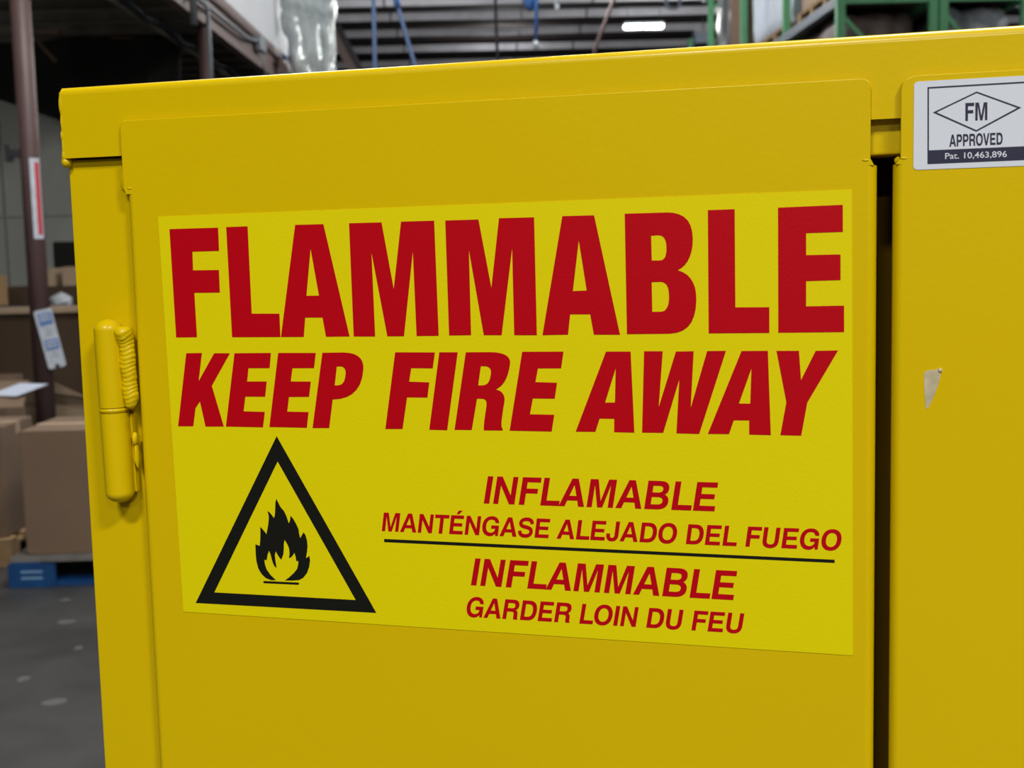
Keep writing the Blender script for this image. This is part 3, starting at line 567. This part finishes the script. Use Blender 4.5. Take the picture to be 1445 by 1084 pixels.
# doors
def door(x0, x1, tabL, tabR, chL, chR, lowL, lowR):
    d = bpy.data.objects.new('door', None); COL.objects.link(d); d.parent = CAB; d.location = ((x0 + x1) / 2, 0, Z0 - .72)
    off = (-(x0 + x1) / 2, 0, -(Z0 - .72))
    zb = cz(.0158)
    tp = [(lowL if lowL > tabL else lowL + .0015, zb), (tabL, cz(.0196)), (tabL, cz(.0648 - chL)), (tabL + chL * .30, cz(.0648 - chL * .30)), (tabL + chL, cz(.0648)), (tabR - chR, cz(.0648)), (tabR - chR * .30, cz(.0648 - chR * .30)), (tabR, cz(.0648 - chR)), (tabR, cz(.0196)), (lowR - .0015 if lowR > tabR else lowR, zb)]
    tb = bmesh.new(); n = len(tp); e_ = .0006; ins = []
    for k in range(n):
        p0, p1, p2 = Vector(tp[k - 1]), Vector(tp[k]), Vector(tp[(k + 1) % n])
        d1 = (p1 - p0).normalized(); d2 = (p2 - p1).normalized(); n1 = Vector((d1.y, -d1.x)); n2 = Vector((d2.y, -d2.x))
        if k == 0: m_ = Vector((n2.x, 0)).normalized()
        elif k == n - 1: m_ = Vector((n1.x, 0)).normalized()
        else: m_ = (n1 + n2).normalized(); m_ = m_ / max(.5, m_.dot(n1))
        ins.append(p1 + m_ * e_)
    rs = [[tb.verts.new((p[0], y, p[1])) for p in q] for q, y in ((ins, 0), ([Vector(p).lerp(i_, .3) for p, i_ in zip(tp, ins)], .0002), (tp, .0007), (tp, .0020))]
    tb.faces.new(rs[0]); tb.faces.new(rs[3])
    for a, c in zip(rs, rs[1:]):
        for k in range(n): tb.faces.new((a[k], a[(k + 1) % n], c[(k + 1) % n], c[k]))
    sh = obj('door_top_flange', tb, 'paint', d); sh.location = off; wn(sh, 60)
    b = B((lowL, lowR, 0, .040, .10, cz(.0158)))
    ed = [e for e in b.edges if abs(e.verts[0].co.z - e.verts[1].co.z) > .5 and e.verts[0].co.y < .01]
    bmesh.ops.bevel(b, geom=ed, offset=.0055, segments=6, affect='EDGES', profile=.5)
    p = obj('door_panel', b, 'paint', d); p.location = off; wn(p, 30)
    return d, off
dl, offl = door(-.0238, .4637, -.0255, .4602, .003, .0045, -.0238, .4637)
dr, offr = door(.4725, .962, .4765, .9638, .007, .003, .4725, .962)
dl['label'] = 'left door carrying the big warning sticker'; dr['label'] = 'right door with the small white approval label'
# small folds and relief notches at the door corners
def sub(name, bm, m, d, off, smooth=False, label=None):
    o = obj(name, bm, m, d, smooth); o.location = off
    if label: o['label'] = label
    return o
for d, off, x, z in ((dl, offl, .4575, .0188), (dr, offr, .4785, .0190), (dl, offl, -.0205, .0195)):
    sub('corner_notch', blob((x, 0.0, cz(z)), (.0020, .0004, .0007), .2, 2, 2, 1), 'paint', d, off, True)
sub('corner_fold', blob((-.0265, .0050, cz(.0245)), (.0032, .0038, .0080), .15, 1.6, 3, 4), 'paint', dl, offl, True)
# lower latch side: right door fold edge
sub('corner_fold', blob((.4752, .0045, cz(.0180)), (.0020, .0024, .0022), .2, 1.6, 3, 4), 'paint', dr, offr, True)
# bare scratch on the right door
sp = [(.4904, -.1035), (.4920, -.1018), (.4990, -.1010), (.4998, -.1022), (.4990, -.1075), (.4968, -.1145), (.4944, -.1205), (.4925, -.1242), (.4915, -.1225), (.4908, -.1140)]
sub('scratch', prism([(x, cz(z)) for x, z in sp], -.0002, .0004), 'chip', dr, offr, label='pale bare scratch in the yellow paint')
sub('scratch_burr', blob((.4994, -.0004, cz(-.1016)), (.0011, .0007, .0013), .3, 2, 2, 3), 'chip', dr, offr, True)
# hinge on the left post
hg = bpy.data.objects.new('hinge', None); COL.objects.link(hg); hg.parent = CAB; hg.location = (-.0412, -.0015, cz(-.1305))
HR = .00985
def dome(z0, z1, up):
    pr = []
    if up: pr = [(HR, z0), (HR, z1 - .0075)] + [(HR * math.cos(a), z1 - .0075 + .0075 * math.sin(a)) for a in [k * PI / 2 / 8 for k in range(1, 8)]] + [(.0006, z1)]
    else: pr = [(.0006, z0)] + [(HR * math.cos(a), z0 + .0075 - .0075 * math.sin(a)) for a in [k * PI / 2 / 8 for k in range(7, 0, -1)]] + [(HR, z0 + .0075), (HR, z1)]
    return lathe(pr, 0, 0, 48)
HT = R(1.0)
hg.rotation_euler = (0, HT * -1, 0)
wn(obj('upper_knuckle', dome(.0018, .0622, True), 'paint', hg), 50)
wn(obj('lower_knuckle', dome(-.0650, -.0022, False), 'paint', hg), 50)
obj('washer', lathe([(HR * .93, -.0022), (HR * .93, -.0016), (HR * 1.01, -.0013), (HR * 1.01, .0009), (HR * .93, .0012), (HR * .93, .0018)], 0, 0, 48), 'paint', hg, True)
pts = []; rad = []
for k in range(110):
    t = k / 109; z = .0590 - t * .0570; big = math.exp(-((t - .05) / .09) ** 2)
    endf = min(1, math.sqrt(max(0, 1 - ((.5 - t) * 2) ** 14)))
    pts.append((.0138 - .0012 * big + .0003 * math.sin(t * 23), -.0003 - .0022 * big, z))
    rad.append(max(.0008, (.0054 + .0006 * big - .0006 * t) * (1 + .035 * math.sin(t * 2 * PI * 19) + .05 * math.sin(t * 17)) * endf))
wbm = tube(pts, .005, 24, rad=rad)
for v in wbm.verts:                      # crescent ripples: the middle of each ring sags
    v.co.z -= .0022 * math.cos(max(-1.5, min(1.5, (v.co.x - .0134) / .0048 * 1.3))) * (1 if v.co.y < 0 else 0)
    v.co += Vector((1, .6, 0)) * .0005 * noise.noise(v.co * 260)
obj('weld_bead', wbm, 'paint', hg, True)['label'] = 'rippled weld joining the hinge to the door'
obj('hinge_leaf', merge(B((.002, .0135, .0015, .0055, .002, .056)), B((-.004, .0105, .0040, .0075, -.058, -.004))), 'paint', hg)
obj('weld_spot', merge(blob((.0126, .0035, -.021), (.0020, .0028, .0045), .2, 2, 3, 1), blob((.0126, .0045, -.033), (.0016, .0028, .009), .2, 2, 3, 2)), 'paint', hg, True)
# ---- warning sticker
TH = -.00035
def flat(shapes, y, thick=.00012):
    bm = bmesh.new()
    for rings in shapes:
        R3 = [[Vector((p[0] * 1e-4, p[1] * 1e-4, 0)) for p in r] for r in rings]
        tr = tessellate_polygon(R3); vs = [bm.verts.new((p.x, y, cz(p.y))) for r in R3 for p in r]
        bv = [bm.verts.new((p.x, y + thick, cz(p.y))) for r in R3 for p in r]
        for t in tr:
            try: bm.faces.new([vs[i] for i in t])
            except ValueError: pass
        o_ = 0
        for r in R3:
            n = len(r)
            for i in range(n): bm.faces.new((vs[o_ + i], vs[o_ + (i + 1) % n], bv[o_ + (i + 1) % n], bv[o_ + i]))
            o_ += n
    for f in bm.faces: f.normal_update()
    for f in bm.faces:
        if abs(f.normal.y) > .9 and f.normal.y > 0: f.normal_flip()
    return bm
def raw(name, bm, m, parent, label=None):
    me = bpy.data.meshes.new(name); bm.to_mesh(me); bm.free(); o = link(name, me, m, parent)
    if label: o['label'] = label
    return o
ws = prism([(0, cz(0)), (.4500, cz(.0024)), (.4517, cz(-.2728)), (.0034, cz(-.2714))], TH, .0001)
WS = co('warning_sticker', ws, 'sticker', label='yellow warning sticker reading FLAMMABLE KEEP FIRE AWAY with a flame triangle')
PY = TH - .00016
raw('headline_lettering', flat(HEADLINE, PY), 'red', WS, 'big red word FLAMMABLE')
raw('second_line_lettering', flat(SUBLINE, PY), 'red', WS, 'red slanted words KEEP FIRE AWAY')
raw('warning_triangle', flat(TRIANGLE, PY), 'black', WS, 'black triangle outline')
raw('flame_symbol', flat(FLAME, PY), 'black', WS, 'black flame over a short line')
raw('divider_line', flat(RULE, PY), 'black', WS)
def text(body, name, m, parent, y, offset, label=None, spacing=1.0, thick=.00012):
    c = bpy.data.curves.new(name, 'FONT'); c.size = 1.0; c.offset = offset; c.space_character = spacing; c.fill_mode = 'FRONT'; c.resolution_u = 4
    dg = bpy.context.evaluated_depsgraph_get
    t = bpy.data.objects.new('tmp', c); COL.objects.link(t)
    c.body = 'H'; bpy.context.view_layer.update(); me = bpy.data.meshes.new_from_object(t.evaluated_get(dg()))
    hz = [v.co.y for v in me.vertices]; z0, z1 = min(hz), max(hz)
    c.body = body; bpy.context.view_layer.update(); me = bpy.data.meshes.new_from_object(t.evaluated_get(dg()))
    xs = [v.co.x for v in me.vertices]; x0, x1 = min(xs), max(xs)
    bl_, br_, tl_, tr_ = [Vector(q) * 1e-4 for q in TEXTQ[body]]
    for v in me.vertices:
        a = (v.co.x - x0) / (x1 - x0); b = (v.co.y - z0) / (z1 - z0)
        p = bl_.lerp(br_, a).lerp(tl_.lerp(tr_, a), b); v.co = (p.x, y, cz(p.y))
    bpy.data.objects.remove(t); me.name = name; me.materials.clear()
    o = link(name, me, m, parent)
    if label: o['label'] = label
    return o
def gtext(body, name, m, parent, y, label=None, track=-22):
    sh, lo, hi = grot(body, track); bl_, br_, tl_, tr_ = [Vector(q) for q in TEXTQ[body]]
    def mp(p):
        a = (p[0] - lo) / (hi - lo); b = p[1] / 718; v = bl_.lerp(br_, a).lerp(tl_.lerp(tr_, a), b); return (v.x, v.y)
    return raw(name, flat([[[mp(p) for p in r] for r in s_] for s_ in sh], y), m, parent, label)
gtext('INFLAMABLE', 'spanish_headline_lettering', 'red', WS, PY, 'red word INFLAMABLE')
gtext('MANTÉNGASE ALEJADO DEL FUEGO', 'spanish_line_lettering', 'red', WS, PY, 'red words MANTÉNGASE ALEJADO DEL FUEGO')
gtext('INFLAMMABLE', 'french_headline_lettering', 'red', WS, PY, 'red word INFLAMMABLE')
gtext('GARDER LOIN DU FEU', 'french_line_lettering', 'red', WS, PY, 'red words GARDER LOIN DU FEU')
# ---- approval label
AL = co('approval_label', prism(rrect(.4836, .5560, cz(.0122), cz(.0612), .0022), -.0003, .0001), 'label', label='small white label reading FM APPROVED Pat. 10,463,896')
def fr(shapes, name, m='navy', label=None): return raw(name, flat([[[(x * 1e4, z * 1e4) for x, z in r] for r in s_] for s_ in shapes], -.00046), m, AL, label)
fr([[[(.4908, .0578), (.5430, .0580), (.5430, .0154), (.4912, .0152)], [(.4916, .0570), (.5420, .0572), (.5420, .0229), (.4919, .0228)]]], 'frame_and_bar')
fr([[[(.4938, .0437), (.5168, .0540), (.5401, .0440), (.5169, .0320)], [(.4957, .0437), (.5168, .0532), (.5381, .0440), (.5169, .0329)]]], 'diamond_outline')
gtext('FM', 'mark_lettering', 'navy', AL, -.00048, 'letters FM')
gtext('APPROVED', 'approved_lettering', 'navy', AL, -.00048, 'word APPROVED')
text('Pat. 10,463,896', 'patent_lettering', 'label', AL, -.00062, .008, 'white words Pat. 10,463,896')
